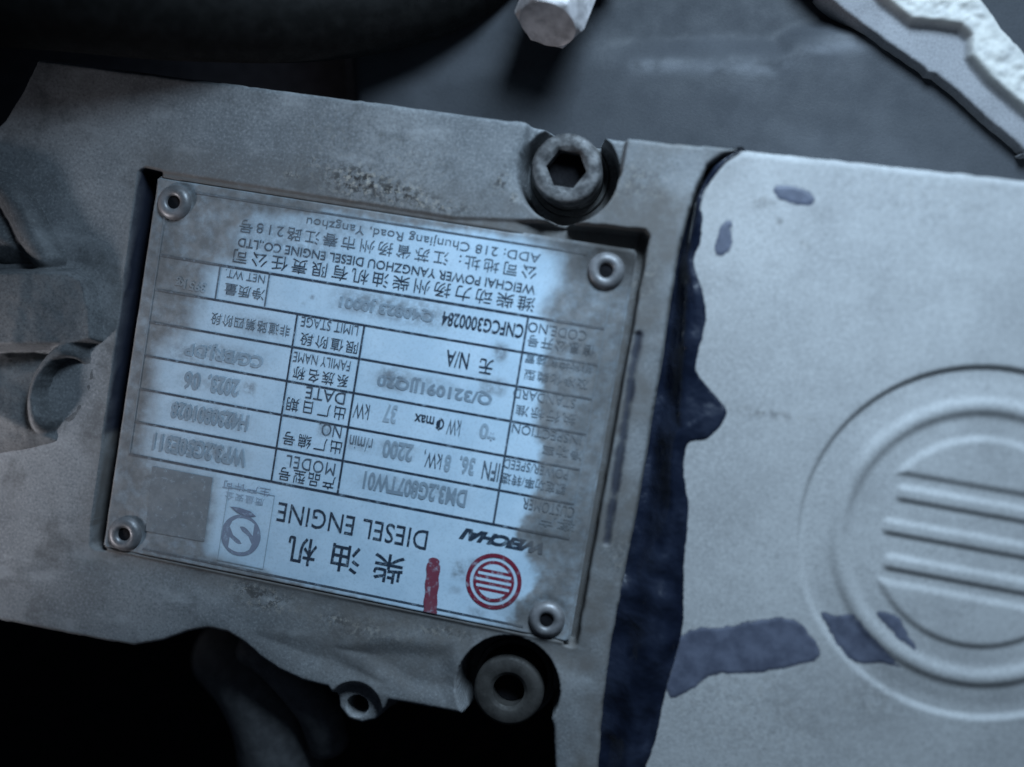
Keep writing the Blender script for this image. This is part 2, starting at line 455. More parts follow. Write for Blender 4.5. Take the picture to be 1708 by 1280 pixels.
y_lo = cover_outline[:, 1].min() - 2; y_hi = cover_outline[:, 1].max() + 2
cover = empty('engine_cover', (0, 0, -17))
tag(cover, 'grimy grey painted cast engine cover with a pocket holding the nameplate', 'engine cover')
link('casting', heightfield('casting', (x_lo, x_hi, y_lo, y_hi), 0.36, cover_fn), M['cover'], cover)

# ------------------------------------------------------------------ nameplate
ZP = -0.40
clean_lit_px = [(470, 352), (560, 352), (640, 368), (715, 382), (900, 405), (938, 425), (935, 470), (905, 520), (918, 548), (905, 600), (895, 660), (888, 720), (902, 745), (893, 800), (885, 850), (862, 890), (880, 912), (893, 940), (885, 975), (860, 1005), (845, 1042), (700, 1020), (560, 985), (430, 950), (345, 925), (352, 870), (358, 800), (262, 775), (238, 755), (250, 690), (262, 640), (262, 580), (320, 548), (330, 500), (345, 452), (400, 430), (390, 385), (420, 350)]
clean_lit = poly_px(clean_lit_px, ZP)  # outside it: soiling, with shade at left and upper right painted in
smut_shade_spots = [(1005, 425, 8, 5, .8), (960, 410, 6, 3, .6), (643, 513, 12, 2.8, .85), (690, 522, 8, 3, .8), (440, 1, 1, 1, 0), (372, 592, 11, 2.5, .6), (350, 695, 10, 2.4, .75), (330, 750, 12, 2.6, .8), (655, 633, 4, 2.6, .9), (690, 640, 10, 2.2, .5), (822, 645, 3, 2, .8), (835, 588, 1.6, 2.2, .9), (690, 815, 13, 2.2, .45), (660, 752, 5, 2, .5), (416, 648, 1.5, 1.5, .9), (430, 545, 6, 2.5, .5), (766, 952, 1.6, 2.2, .8), (790, 940, 1.5, 1.5, .4), (760, 985, 1.5, 1, .4), (500, 400, 12, 5, .55), (440, 395, 10, 5, .6), (560, 375, 10, 3, .5), (320, 590, 7, 2.6, .6), (795, 1022, 2.2, 1.2, .5), (541, 717, 1.7, 1.7, .8), (600, 742, 4, 1.6, .5), (521, 496, .5, .5, .9), (507, 506, .45, .4, .9), (285, 470, 6, 4, .8), (350, 640, 8, 2, .5)]  # first two spots paint shade on the upper right corner, the rest smears
smut_shade_spots = [s for s in smut_shade_spots if s[4] > 0]
def plate_fields(X, Y):
    X = np.asarray(X, float); Y = np.asarray(Y, float)
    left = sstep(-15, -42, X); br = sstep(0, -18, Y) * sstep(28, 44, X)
    sd = sd_poly(X, Y, clean_lit) + (fbm(X, Y, 3.6, 61) - 0.5) * (1.8 + 3.4 * br) + (fbm(X, Y, 1.0, 67) - 0.5) * 1.0
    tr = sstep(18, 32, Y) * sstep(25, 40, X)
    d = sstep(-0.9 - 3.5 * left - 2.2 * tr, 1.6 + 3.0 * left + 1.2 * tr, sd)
    d = d * (1.0 - 0.16 * left) + 0.08 * fbm(X, Y, 6, 71) + 0.10 * left + 0.16 * sstep(25, -45, X)  # light fading towards the left painted in as a thicker film
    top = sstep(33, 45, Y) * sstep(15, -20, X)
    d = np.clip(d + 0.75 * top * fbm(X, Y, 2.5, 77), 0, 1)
    s = np.zeros(X.shape)
    for px, py, rx, ry, a in smut_shade_spots:
        c = W(px, py, ZP)[:2]
        s = np.maximum(s, a * np.exp(-((X - c[0]) / rx) ** 4 - ((Y - c[1]) / ry) ** 4))
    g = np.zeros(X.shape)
    for px, py, rx, ry, a in ((1025, 430, 13, 8.5, 1.1), (962, 408, 10, 3.5, .8), (1022, 620, 8, 24, .50), (960, 900, 8, 16, .45), (270, 420, 7, 12, .35), (225, 700, 4, 25, .3), (905, 890, 4, 4, .6), (880, 1025, 7, 3, .6), (480, 345, 20, 2.5, .35)):  # soiled strips, plus painted shade on the upper right corner and left
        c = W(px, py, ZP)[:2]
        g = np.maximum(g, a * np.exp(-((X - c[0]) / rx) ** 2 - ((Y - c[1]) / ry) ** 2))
    return d, s, g
plate = empty('nameplate', (0, 0, -1.7))
tag(plate, 'dirty printed aluminium nameplate mounted upside down in the cover pocket', 'nameplate')
RIV = [(-51.5, 40.0), (51.4, 40.0), (51.5, -40.0), (-51.5, -40.0)]
def plate_fn(X, Y):
    sd = sd_box(X, Y, PX0, PX1, PY0, PY1, 0.8)
    Z = np.full(X.shape, ZP) + (fbm(X, Y, 25, 81, 2) - .5) * 0.16
    Z = Z - 0.95 * sstep(-0.15, 0.25, sd)
    for cx, cy in RIV:      # dished round each rivet
        r = np.hypot(X - cx, Y - cy); Z = Z - 0.30 * np.exp(-((r - 4.3) / 1.1) ** 2)
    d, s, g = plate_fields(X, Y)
    return Z, sd < 0.3, {'dirt_shade': d, 'smut_shade': s, 'grime_shade': g, 'ink': np.zeros(X.shape)}
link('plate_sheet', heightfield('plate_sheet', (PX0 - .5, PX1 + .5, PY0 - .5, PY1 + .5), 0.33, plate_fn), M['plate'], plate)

for (cx, cy) in RIV:
    prof = [(4.2, -0.75), (4.05, -0.2), (3.5, 0.42), (2.8, 0.72), (2.2, 0.66), (1.75, 0.40), (1.55, 0.0), (1.45, -1.2)]
    r = link('rivet', rings('rivet', [circ(a, b, 36) for a, b in prof], True, False, (cx, cy, 0)), M['rivet'], plate)
    link('rivet_bore_shade', rings('rivet_bore_shade', [circ(1.52, -0.13, 24), circ(0.02, -0.15, 24)], True, False, (cx, cy, 0)), M['hole'], r)

ZI = ZP + 0.12
def ink_mesh(name, V2, Fc, mat, ink, z=ZI):
    V2 = np.asarray(V2, float)
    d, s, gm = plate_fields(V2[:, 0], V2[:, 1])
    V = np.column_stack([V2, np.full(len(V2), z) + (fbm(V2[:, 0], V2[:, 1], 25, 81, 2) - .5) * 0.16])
    me = mesh_from(name, V, Fc, False, {'dirt_shade': d * (1.0 - 0.36 * ink), 'smut_shade': s * 0.5, 'grime_shade': gm, 'ink': np.full(len(V), ink)})
    return link(name, me, mat, plate)

def h_line(y, x0, x1, w=0.42, ink=1.0, name='table_line'):
    n = int((x1 - x0) / 0.8) + 2; xs = np.linspace(x0, x1, n)
    V = np.vstack([np.column_stack([xs, np.full(n, y - w / 2)]), np.column_stack([xs, np.full(n, y + w / 2)])])
    return ink_mesh(name, V, [[i, i + 1, n + i + 1, n + i] for i in range(n - 1)], M['plate'], ink, ZI - 0.02)
def v_line(x, y0, y1, w=0.40, ink=1.0, name='table_line'):
    n = int((y1 - y0) / 0.8) + 2; ys = np.linspace(y0, y1, n)
    V = np.vstack([np.column_stack([np.full(n, x - w / 2), ys]), np.column_stack([np.full(n, x + w / 2), ys])])
    return ink_mesh(name, V, [[i, n + i, n + i + 1, i + 1] for i in range(n - 1)], M['plate'], ink, ZI)
LY = [27.2, 19.0, 11.2, 3.15, -4.9, -12.85, -20.8]
for y in LY: h_line(y, -53.5, 53.5, 0.55 if y in (27.2, -20.8) else 0.48)
h_line(43.0, -46.5, 46.5, 0.42, 0.9); h_line(-42.6, -46.5, 46.5, 0.46, 0.95)
v_line(35.9, -20.5, 26.9, 0.5, .95); v_line(-1.3, -20.5, 18.8, 0.5); v_line(-17.55, -20.5, 18.8, 0.45)
v_line(-25.7, 19.2, 26.9, 0.42, .85); v_line(-37.9, 19.2, 26.9, 0.42, .85)
v_line(-53.4, -20.5, 42.0, 0.35, .5); v_line(53.4, -20.5, 35, 0.35, .5)

def lettering(s, px, py, wpx, hpx, ink=1.0, spacing=1.0, shear=0.0, bold=0.0, mat='plate', name='lettering'):
    """text centred on a photo pixel, reading along -x (the plate is upside down)"""
    cu = bpy.data.curves.new('lettering', 'FONT')
    cu.body = s; cu.space_character = spacing; cu.shear = shear; cu.offset = bold; cu.resolution_u = 3
    ob = bpy.data.objects.new('lettering_source', cu)
    sc.collection.objects.link(ob)
    dg = bpy.context.evaluated_depsgraph_get()
    me = bpy.data.meshes.new_from_object(ob.evaluated_get(dg))
    co = np.array([v.co[:2] for v in me.vertices], float); Fc = [list(p.vertices) for p in me.polygons]
    bpy.data.objects.remove(ob); bpy.data.curves.remove(cu); bpy.data.meshes.remove(me)
    lo, hi = co.min(0), co.max(0)
    c = W(px, py, ZP)[:2]
    a, b = W(px - wpx / 2, py - wpx * 0.078, ZP)[:2], W(px + wpx / 2, py + wpx * 0.078, ZP)[:2]
    wid = np.hypot(*(b - a))
    t1, t2 = W(px, py - hpx / 2, ZP)[:2], W(px, py + hpx / 2, ZP)[:2]
    hei = abs(t1[1] - t2[1])
    u = (co - (lo + hi) / 2) / np.maximum(hi - lo, 1e-6)
    V = np.column_stack([c[0] - u[:, 0] * wid, c[1] - u[:, 1] * hei])
    return ink_mesh(name, V, Fc, M[mat], ink)

T = lettering
T('潍柴动力扬州柴油机有限责任公司', 636, 467, 503, 25, 1.0, 1.30)
T('WEICHAI POWER YANGZHOU DIESEL ENGINE CO.,LTD', 641, 442, 496, 18, 0.95, 1.0, 0, 0.012)
T('公司地址: 江苏省扬州市春江路218号', 643, 415.5, 496, 23, 0.9, 1.28)
T('ADD: 218 Chunjiang Road, Yangzhou', 704, 398, 390, 20, 0.85, 1.02)
# row with the public code
T('CNFCG3000284', 805, 542, 136, 24, 1.0, 1.0, 0, 0.02)
T('Q40823 J0001', 645, 514, 158, 24, 0.55, 1.0, 0, 0.035)
T('NET WT.', 409, 461, 66, 14, 0.85); T('净质量', 408, 487, 66, 20, 0.9)
T('395 kg', 318, 475, 50, 20, 0.35, 1.0, 0, 0.035)
T('CODE.NO', 930, 553, 98, 17, 0.95); T('信息公开号', 936, 577, 112, 20, 0.9, 1.15)
# N/A row
T('无', 811, 611, 23, 26, 1.0, 1.0, 0, 0.01); T('N/A', 763, 600, 38, 28, 1.0, 1.0, 0, 0.01)
T('排放控制装置', 932, 606, 112, 17, 0.8, 1.05); T('及净化类型', 928, 633, 108, 17, 0.8, 1.1)
T('LIMIT STAGE', 550, 544, 95, 17, 0.9); T('限值阶段', 549, 573, 96, 21, 1.0, 1.2)
T('非道路第四阶段', 418, 542, 132, 20, 0.85, 1.1)
# standard row
T('Q/321091JJQ20', 725, 648, 192, 26, 0.60, 1.0, 0, 0.035)
T('STANDARD', 908, 664, 104, 16, 0.8); T('执行标准', 910, 692, 100, 19, 0.85, 1.2)
T('FAMILY NAME', 537, 603, 95, 17, 0.9); T('系族名称', 535, 629, 92, 22, 1.0, 1.25)
T('CG/BRJ,DP', 373, 591, 130, 27, 0.5, 1.0, 0, 0.035)
# net power row
T('*0', 814, 721, 28, 28, 0.45, 1.0, 0, 0.035); T('kW', 757, 713, 22, 27, 0.9); T('Φmax', 716, 704, 50, 22, 1.0, 1, 0, .015)
T('37', 651, 690, 22, 32, 0.42, 1.0, 0, 0.035); T('kW', 603, 686, 26, 26, 0.95)
T('INSPECTION', 912, 724, 116, 16, 0.8); T('净功率', 938, 754, 66, 20, 0.8, 1.15)
T('DATE', 543, 660, 66, 20, 0.95); T('出厂日期', 527, 682, 98, 23, 1.0, 1.3)
T('2023.', 372, 644, 52, 30, 0.5, 1.0, 0, 0.035); T('06', 320, 636, 26, 30, 0.6, 1.0, 0, 0.035)
# rated power row
T('IFN', 819, 786, 28, 31, 0.85, 1, 0, .01); T('36.', 779, 777, 26, 31, 0.5, 1.0, 0, 0.035); T('8', 747, 773, 11, 30, 0.5, 1.0, 0, 0.035); T('kW,', 722, 766, 30, 30, 0.95)
T('2200', 664, 752, 50, 31, 0.55, 1.0, 0, 0.035); T('r/min', 602, 740, 38, 24, 0.85)
T('POWER/SPEED', 894, 782, 108, 16, 0.8); T('额定功率/转速', 890, 807, 108, 19, 0.85)
T('NO.', 551, 718, 38, 21, 0.9); T('出厂编号', 521, 739, 98, 23, 1.0, 1.25)
T('H4230801028', 349, 695, 128, 28, 0.55, 1.0, 0, 0.035)
# model row
T('DM3.2G807TW01', 692, 816, 172, 31, 0.60, 1.0, 0, 0.035)
T('CUSTOMER', 915, 847, 86, 19, 0.9); T('客户', 930, 873, 60, 20, 0.6)
T('MODEL', 518, 776, 82, 21, 0.9, 1.1); T('产品型号', 512, 798, 94, 23, 1.0, 1.2)
T('WP3.2G50E311', 332, 751, 156, 30, 0.55, 1.0, 0, 0.035)
# heading
T('DIESEL ENGINE', 587, 877, 251, 33, 1.0, 1.02)
T('柴', 648, 948, 50, 48, 1.0, 1, 0, .008); T('油', 577, 932, 48, 46, 1.0, 1, 0, .008); T('机', 504, 919, 48, 46, 1.0, 1, 0, .008)
T('WEICHAI', 836, 902, 140, 20, 1.0, 0.95, 0.35, 0.055)

def fan(name, outer, inner, mat, ink, z):
    n = len(outer)
    if inner is None:
        V = np.vstack([outer, outer.mean(0)[None]]); Fc = [[i, (i + 1) % n, n] for i in range(n)]
    else:
        V = np.vstack([outer, inner]); Fc = [[i, (i + 1) % n, n + (i + 1) % n, n + i] for i in range(n)]
    return ink_mesh(name, V, Fc, M[mat], ink, z)
def c2(c, r, n=64):
    t = np.arange(n) * 2 * math.pi / n
    return np.column_stack([c[0] + r * np.cos(t), c[1] + r * np.sin(t)])
def lens(c, R, chord, sign, n=24):
    a = math.asin(chord / R); t = np.linspace(a, math.pi - a, n)
    return np.column_stack([c[0] + R * np.cos(t), c[1] + sign * R * np.sin(t)])
lg = W(823.5, 970, ZP)[:2]
fan('emblem_ring', c2(lg, 6.45), c2(lg, 5.5), 'plate_red', 1.0, ZI)
fan('emblem_disc', c2(lg, 4.75), None, 'plate_red', 1.0, ZI)
for k in (-1, 0, 1):
    hw = 3.85 if k else 4.1; yy = lg[1] + 1.42 * k
    fan('emblem_bar', np.array([(lg[0] - hw, yy - .32), (lg[0] + hw, yy - .32), (lg[0] + hw, yy + .32), (lg[0] - hw, yy + .32)]), None, 'plate', 0.0, ZI + 0.03)
for s in (1, -1):
    fan('emblem_lens', lens(lg, 3.95, 2.5, s), None, 'plate', 0.0, ZI + 0.03)
# red paint stroke
st = smooth_open([W(p[0], p[1], ZP)[:2] for p in [(724, 938), (722, 960), (720, 985), (718, 1010), (718, 1022)]], 5)
n_ = len(st); ww = np.array([1.1] + [1.55 + 0.12 * math.sin(i * 1.1) for i in range(n_ - 2)] + [1.5])
L = st + np.column_stack([-ww, 0 * ww]); R_ = st + np.column_stack([ww, 0 * ww])
cap = np.array([[st[0][0] + 1.45 * math.cos(a), st[0][1] + 1.1 * math.sin(a)] for a in np.linspace(math.pi, 0, 9)[1:-1]])
outl = np.vstack([L[::-1], cap, R_])
fan('paint_stroke', outl, None, 'plate_red', 0.96, ZI + 0.05)
# plain grey square and certification mark
q = np.array([W(x, y, ZP)[:2] for x, y in [(254, 778), (355, 797), (341, 904), (243, 886)]])
g = np.linspace(0, 1, 14); V2 = []; Fc = []
for i in g:
    for j in g: V2.append((q[0] * (1 - i) + q[1] * i) * (1 - j) + (q[3] * (1 - i) + q[2] * i) * j)
for i in range(13):
    for j in range(13): Fc.append([i * 14 + j, i * 14 + j + 1, (i + 1) * 14 + j + 1, (i + 1) * 14 + j])
ink_mesh('grey_square', V2, Fc, M['plate_grey'], 0.9, ZI - 0.01)
sc_ = W(402, 893, ZP)[:2]
fan('mark_disc', c2(sc_, 4.9), None, 'plate_violet', 0.82, ZI - 0.03)
T('S', 402, 893, 40, 58, 0.0, 1.0, 0, 0.05, name='mark_letter')
fan('mark_flag', np.array([W(x, y, ZP)[:2] for x, y in [(384, 845), (400, 847), (418, 853), (428, 862), (412, 862), (396, 855)]]), None, 'plate_violet', 0.9, ZI + .02)
T('生产许可', 411, 815, 80, 14, 0.7, 1.1, mat='plate_violet'); T('质量安全', 408, 832, 66, 13, 0.45, 1.1, mat='plate_violet')
bx0, by0 = W(365, 800, ZP)[:2]; bx1, by1 = W(436, 944, ZP)[:2]
v_line(-27.6, -41.6, -24.0, 0.22, .45, 'mark_frame'); v_line(-16.2, -41.6, -24.0, 0.22, .45, 'mark_frame')
h_line(-41.6, -27.6, -16.2, 0.22, .45, 'mark_frame'); h_line(-24.0, -27.6, -16.2, 0.22, .45, 'mark_frame')

# ------------------------------------------------------------------ embossed valve cover on the right
contour_px = [(1236, 250), (1208, 272), (1180, 308), (1168, 335), (1170, 360), (1168, 400), (1156, 438), (1171, 488), (1176, 533), (1160, 604), (1165, 628), (1186, 653), (1200, 670), (1211, 688), (1199, 712), (1176, 732), (1146, 740), (1140, 794), (1147, 850), (1141, 930), (1139, 1000), (1136, 1055), (1112, 1140), (1100, 1195), (1090, 1240), (1074, 1290), (1050, 1420)]
valve_left = [(1236, 250), (1205, 268), (1176, 300), (1160, 340), (1150, 400), (1142, 500), (1136, 600), (1130, 700), (1126, 800), (1124, 900), (1118, 1000), (1104, 1100), (1082, 1200), (1062, 1290), (1035, 1420)]
valve_outline = poly_px([(1236, 249), (1450, 272), (1708, 300), (1960, 328), (2150, 350), (2100, 900), (2050, 1440)] + valve_left[::-1][:-1])
A_, B_, C_ = W(1332, 881)[:2], W(1628, 612)[:2], W(1644, 1197)[:2]
def circum(a, b, c):
    d = 2 * (a[0] * (b[1] - c[1]) + b[0] * (c[1] - a[1]) + c[0] * (a[1] - b[1]))
    ux = ((a @ a) * (b[1] - c[1]) + (b @ b) * (c[1] - a[1]) + (c @ c) * (a[1] - b[1])) / d
    uy = ((a @ a) * (c[0] - b[0]) + (b @ b) * (a[0] - c[0]) + (c @ c) * (b[0] - a[0])) / d
    return np.array([ux, uy])
EC = circum(A_, B_, C_); ER = np.hypot(*(A_ - EC))
R1 = ER * 0.775
ZV = 0.4
smear_polys = [poly_px(p, ZV) for p in (
    [(1292, 314), (1305, 309), (1328, 311), (1352, 322), (1359, 334), (1350, 341), (1325, 341), (1300, 331)],
    [(1206, 371), (1219, 370), (1220, 395), (1214, 422), (1196, 425), (1193, 412), (1198, 392)],
    [(1136, 1062), (1165, 1048), (1210, 1046), (1262, 1034), (1305, 1030), (1330, 1037), (1352, 1060), (1368, 1090), (1352, 1104), (1300, 1116), (1240, 1124), (1190, 1126), (1160, 1145), (1120, 1165), (1112, 1140), (1124, 1100)],
    [(1372, 1026), (1395, 1030), (1425, 1028), (1455, 1062), (1500, 1112), (1470, 1108), (1428, 1106), (1400, 1078)],
    [(1462, 1024), (1480, 1022), (1500, 1030), (1512, 1052), (1530, 1085), (1500, 1066), (1478, 1044)])]
def emblem_height(X, Y):
    x, y = X - EC[0], Y - EC[1]
    r = np.hypot(x, y)
    h = -0.95 * sstep(ER + 0.6, ER - 0.65, r)
    h = h + 0.35 * sstep(ER - 2.0, R1 + 2.5, r) * (r < ER)
    h = h + 0.95 * np.exp(-(np.abs(r - R1) / 1.7) ** 2.6)
    ri = R1 - 6.8
    def bar(yc, hl):
        e = np.hypot(np.maximum(np.abs(x) - hl, 0), np.maximum(np.abs(y - yc) - 0.55, 0))
        return 0.72 * sstep(1.6, 0.1, e)
    p = ER / 38.5 * 7.75
    for k, hl in ((-1, 17.5), (0, 19.0), (1, 17.5)):
        h = np.maximum(h, bar(k * p, hl) - 0.25 + 0 * h) if False else h + bar(k * p, hl)
    for s in (1, -1):
        d = np.maximum(r - ri, 1.55 * p - s * y)
        h = h + 0.70 * sstep(0.8, -1.0, d)
    return h
def valve_fn(X, Y):
    sd = sd_poly(X, Y, valve_outline) + (fbm(X, Y, 4, 105) - .5) * .35
    Z = ZV + (fbm(X, Y, 40, 111, 3) - 0.5) * 0.5 + emblem_height(X, Y)
    t = np.clip((sd + 1.8) / 1.8, 0, 1)
    Z = Z - 1.8 * (1 - np.sqrt(np.clip(1 - t * t, 0, 1))) - 17.0 * np.clip(sd / 1.4, 0, 1)
    dirt_shade = 0.12 * fbm(X, Y, 12, 121)
    c = W(1160, 290)[:2]; dirt_shade += 0.35 * np.exp(-((X - c[0]) / 9) ** 2 - ((Y - c[1]) / 9) ** 2)
    fl = fleck_field(X, Y, [(1270, 340, 3, 1.6, .4), (1300, 370, .8, .8, .5), (1338, 408, 1, .8, .5), (1280, 690, 9, 1.0, .45), (1150, 560, 3, 10, .3), (1560, 330, 22, 8, .15), (1250, 1180, 22, 12, .2), (1450, 1170, 6, 5, .25)])
    seal_shade = np.zeros(X.shape)
    for (px, py, qx, qy) in ((1240, 700, 1300, 690),):
        seal_shade = np.maximum(seal_shade, 0.12 * sstep(0.6, 0.0, sd_seg(X, Y, W(px, py)[:2], W(qx, qy)[:2])))
    return Z, sd < 1.45, {'dirt_shade': np.clip(dirt_shade, 0, 1), 'fleck': fl, 'sealant': seal_shade}
vb = (valve_outline[:, 0].min() - 2, valve_outline[:, 0].max() + 2, valve_outline[:, 1].min() - 2, valve_outline[:, 1].max() + 2)
valve = empty('valve_cover', (EC[0], EC[1], -17))
tag(valve, 'pale silver cast cover with a round embossed emblem of three bars', 'valve cover')
link('casting', heightfield('valve_casting', vb, 0.42, valve_fn), M['valve'], valve)
def film(i, poly):
    P = smooth_closed(poly, 4)
    def fn(X, Y):
        sd = sd_poly(X, Y, P) + (fbm(X, Y, 1.6, 140 + i) - .5) * .9
        Z = ZV + (fbm(X, Y, 40, 111, 3) - 0.5) * 0.5 + emblem_height(X, Y) + 0.02 + 0.16 * sstep(0.25, -0.8, sd)
        return Z, sd < 0.9, {'thick': sstep(0.7, -1.2, sd)}
    bx = (P[:, 0].min() - 2, P[:, 0].max() + 2, P[:, 1].min() - 2, P[:, 1].max() + 2)
    return heightfield('sealant_smear', bx, 0.2, fn)
for i, p in enumerate(smear_polys):
    link('sealant_smear', film(i, p), M['film'], valve)

# ------------------------------------------------------------------ sealant squeezed out of the joint
bead_poly = np.vstack([smooth_open(poly_px(contour_px, ZV), 4), poly_px([(1000, 1420)], 0), poly_px(cover_edge_right[::-1], -1) - np.array([0.3, 0])])
cr = smooth_open(poly_px(cover_edge_right, -1), 4)
ct = smooth_open(poly_px(contour_px, ZV), 4)
def bead_fn(X, Y):
    sd = sd_poly(X, Y, bead_poly) + (fbm(X, Y, 2.0, 155) - .5) * .5
    dl = np.full(X.shape, 1e9); dr = np.full(X.shape, 1e9)
    for i in range(len(cr) - 1): dl = np.minimum(dl, sd_seg(X, Y, cr[i], cr[i + 1]))
    for i in range(len(ct) - 1): dr = np.minimum(dr, sd_seg(X, Y, ct[i], ct[i + 1]))
    t = dl / (dl + dr + 1e-6)
    low = sstep(W(1100, 760)[1], W(1060, 1000)[1], Y)       # the lower half stands fuller
    zl = -6.5 + 4.2 * low
    Z = zl + (ZV + 0.35 - zl) * sstep(0.15, 0.75, t)
    Z = Z + (fbm(X, Y, 9, 161, 2) - 0.5) * (1.3 + 1.6 * low) * sstep(0.0, 2.0, dr)
    Z = Z + 1.6 * low * np.exp(-((t - 0.55) / 0.25) ** 2)
    zv = valve_fn(X, Y)[0]
    Z = np.where(sd > -0.8, np.minimum(Z, ZV + 0.12 + 0.35 * sstep(0.3, -0.8, sd)), Z)
    Z = np.maximum(Z, np.minimum(zv, ZV + 1.0) + 0.03 + 0.20 * sstep(0.6, -0.8, sd) - 3 * (zv < -5))
    return Z, sd < 0.8, {'thick': np.where(dr < dl, sstep(0.6, -0.5, sd), 1.0)}
bb = (bead_poly[:, 0].min() - 1, bead_poly[:, 0].max() + 1, bead_poly[:, 1].min() - 1, bead_poly[:, 1].max() + 1)
bead = link('sealant_bead', heightfield('sealant_bead', bb, 0.3, bead_fn), M['sealant'])
tag(bead, 'glossy blue black sealant squeezed out of the joint between the two covers', 'sealant')

# ------------------------------------------------------------------ bolts in the counterbores
def socket_bolt(cx, cy, z0, z1, r, rh, mat, hexa, label):
    b = empty('socket_head_bolt', (cx, cy, z0))
    tag(b, label, 'bolt', 'bolts fastening the engine cover')
    sock = hexl if hexa else (lambda r_, z_, n=48: circ(r_, z_, n))
    loops = [circ(r, z0), circ(r, z1 - 1.1), circ(r - 0.35, z1 - 0.4), circ(r - 1.0, z1), circ(rh + 1.0, z1), circ(rh + 0.75, z1 - .12), sock(rh * (1.08 if hexa else 1.0), z1 - 0.75), sock(rh * (1.05 if hexa else 1.0), z1 - 6)]
    h = link('bolt_head', rings('bolt_head', loops, True, False, (cx, cy, 0)), M[mat], b)
    link('socket_floor_shade', rings('socket_floor_shade', [circ(rh * 0.97, z1 - 4.5, 24), circ(0.02, z1 - 4.8, 24)], True, False, (cx, cy, 0)), M['hole'], h)
    link('washer', rings('washer', [circ(r + 1.3, z0 - 0.9), circ(r + 1.3, z0 + 0.6), circ(r + 1.0, z0 + 0.9), circ(r - 1, z0 + 0.9)], False, False, (cx, cy, 0)), M['bolt_dull'], b)
    return b
b1 = W(944, 281, -1.5); b2 = W(847, 1155, -3.0)
socket_bolt(b1[0], b1[1], -15.0, -1.5, 8.0, 4.3, 'bolt', True, 'steel socket head bolt in the counterbore near the top edge of the cover')
socket_bolt(b2[0], b2[1], -15.0, -3.5, 8.2, 3.7, 'bolt_dark', False, 'dark shaded socket bolt in the open counterbore below the nameplate')
# seat under the lower bolt
link('bolt_seat', rings('bolt_seat', [circ(10.5, -24), circ(10.5, -16.6), circ(9.8, -15.8), circ(1, -15.8)], True, False, (b2[0], b2[1], 0)), M['cover'], cover)

# ------------------------------------------------------------------ fitting at the left edge
fit = empty('pipe_fitting', tuple(W(40, 560, -2)))
tag(fit, 'shaded grey pipe fitting with a square shoulder and hollow boss beside the nameplate', 'fitting')
def ridge(X, Y, pts, r, h, z):
    P = smooth_open([W(a, b, z)[:2] for a, b in pts], 5); d = np.full(X.shape, 1e9)
    for i in range(len(P) - 1): d = np.minimum(d, sd_seg(X, Y, P[i], P[i + 1]))
    return h * np.sqrt(np.clip(1 - (d / r) ** 2, 0, 1))
def fit_fn(X, Y):
    Z = np.full(X.shape, -2.0)
    blk = sd_poly(X, Y, poly_px([(-120, 448), (112, 446), (138, 462), (150, 520), (152, 570), (118, 580), (-120, 588)], 5))
    xa, xb = W(70, 500)[0], W(165, 500)[0]
    top = 8.0 - 4.0 * sstep(xa, xb, X) + 0.9 * sstep(xa + 1.5, xa - 1.5, X)
    Z = np.maximum(Z, -2.0 + (2.0 + top) * sstep(0.9, -1.3, blk))
    body = sd_poly(X, Y, smooth_closed(poly_px([(-120, 585), (60, 585), (92, 610), (70, 660), (78, 700), (95, 738), (60, 752), (0, 762), (-120, 775)], 2), 4))
    Z = np.maximum(Z, -2.0 + 7.0 * np.sqrt(np.clip(-body / 11.0, 0, 1)))
    ec = W(98, 648, 3)[:2]; e1 = W(123, 592, 3)[:2] - W(76, 706, 3)[:2]; e1 /= np.hypot(*e1); e2 = np.array([e1[1], -e1[0]])
    v = (X - ec[0]) * e1[0] + (Y - ec[1]) * e1[1]; u = (X - ec[0]) * e2[0] + (Y - ec[1]) * e2[1]
    e = np.hypot(u / 5.4, v / 9.4)
    rimf = 0.25 + 0.75 * sstep(2.5, -2.5, u)
    Z = np.maximum(Z, -2.0 + 8.0 * rimf * np.clip(1 - ((e - 1) / 0.42) ** 2, 0, 1) ** 0.7)
    Z = np.where(e < 0.8, np.minimum(Z, -0.6 + 0 * Z), Z)
    Z = np.maximum(Z, -2.0 + ridge(X, Y, [(-60, 296), (5, 318), (30, 352), (50, 392), (72, 430)], 4.4, 8.0, 3))
    lobe = sd_poly(X, Y, poly_px([(-120, 305), (0, 318), (32, 360), (60, 410), (72, 445), (-120, 445)], 2))
    Z = np.maximum(Z, -2.0 + 6.0 * np.sqrt(np.clip(-lobe / 7.0, 0, 1)))
    keep = (Z > -1.6)
    Z = np.where(keep, Z * 0.8, Z)
    for _ in range(2): Z = (np.roll(Z, 1, 0) + np.roll(Z, -1, 0) + np.roll(Z, 1, 1) + np.roll(Z, -1, 1) + 2 * Z) / 6
    return Z + (fbm(X, Y, 3, 201) - .5) * .45, keep, {'dirt_shade': 0.3 * fbm(X, Y, 6, 211), 'fleck': 0 * X, 'sealant': 0 * X}
fa, fb_ = W(-120, 420, 0), W(200, 800, 0)
link('fitting_body', heightfield('fitting_body', (fa[0] - 5, fb_[0] + 8, fb_[1] - 10, fa[1] + 30), 0.35, fit_fn), M['fitting'], fit)
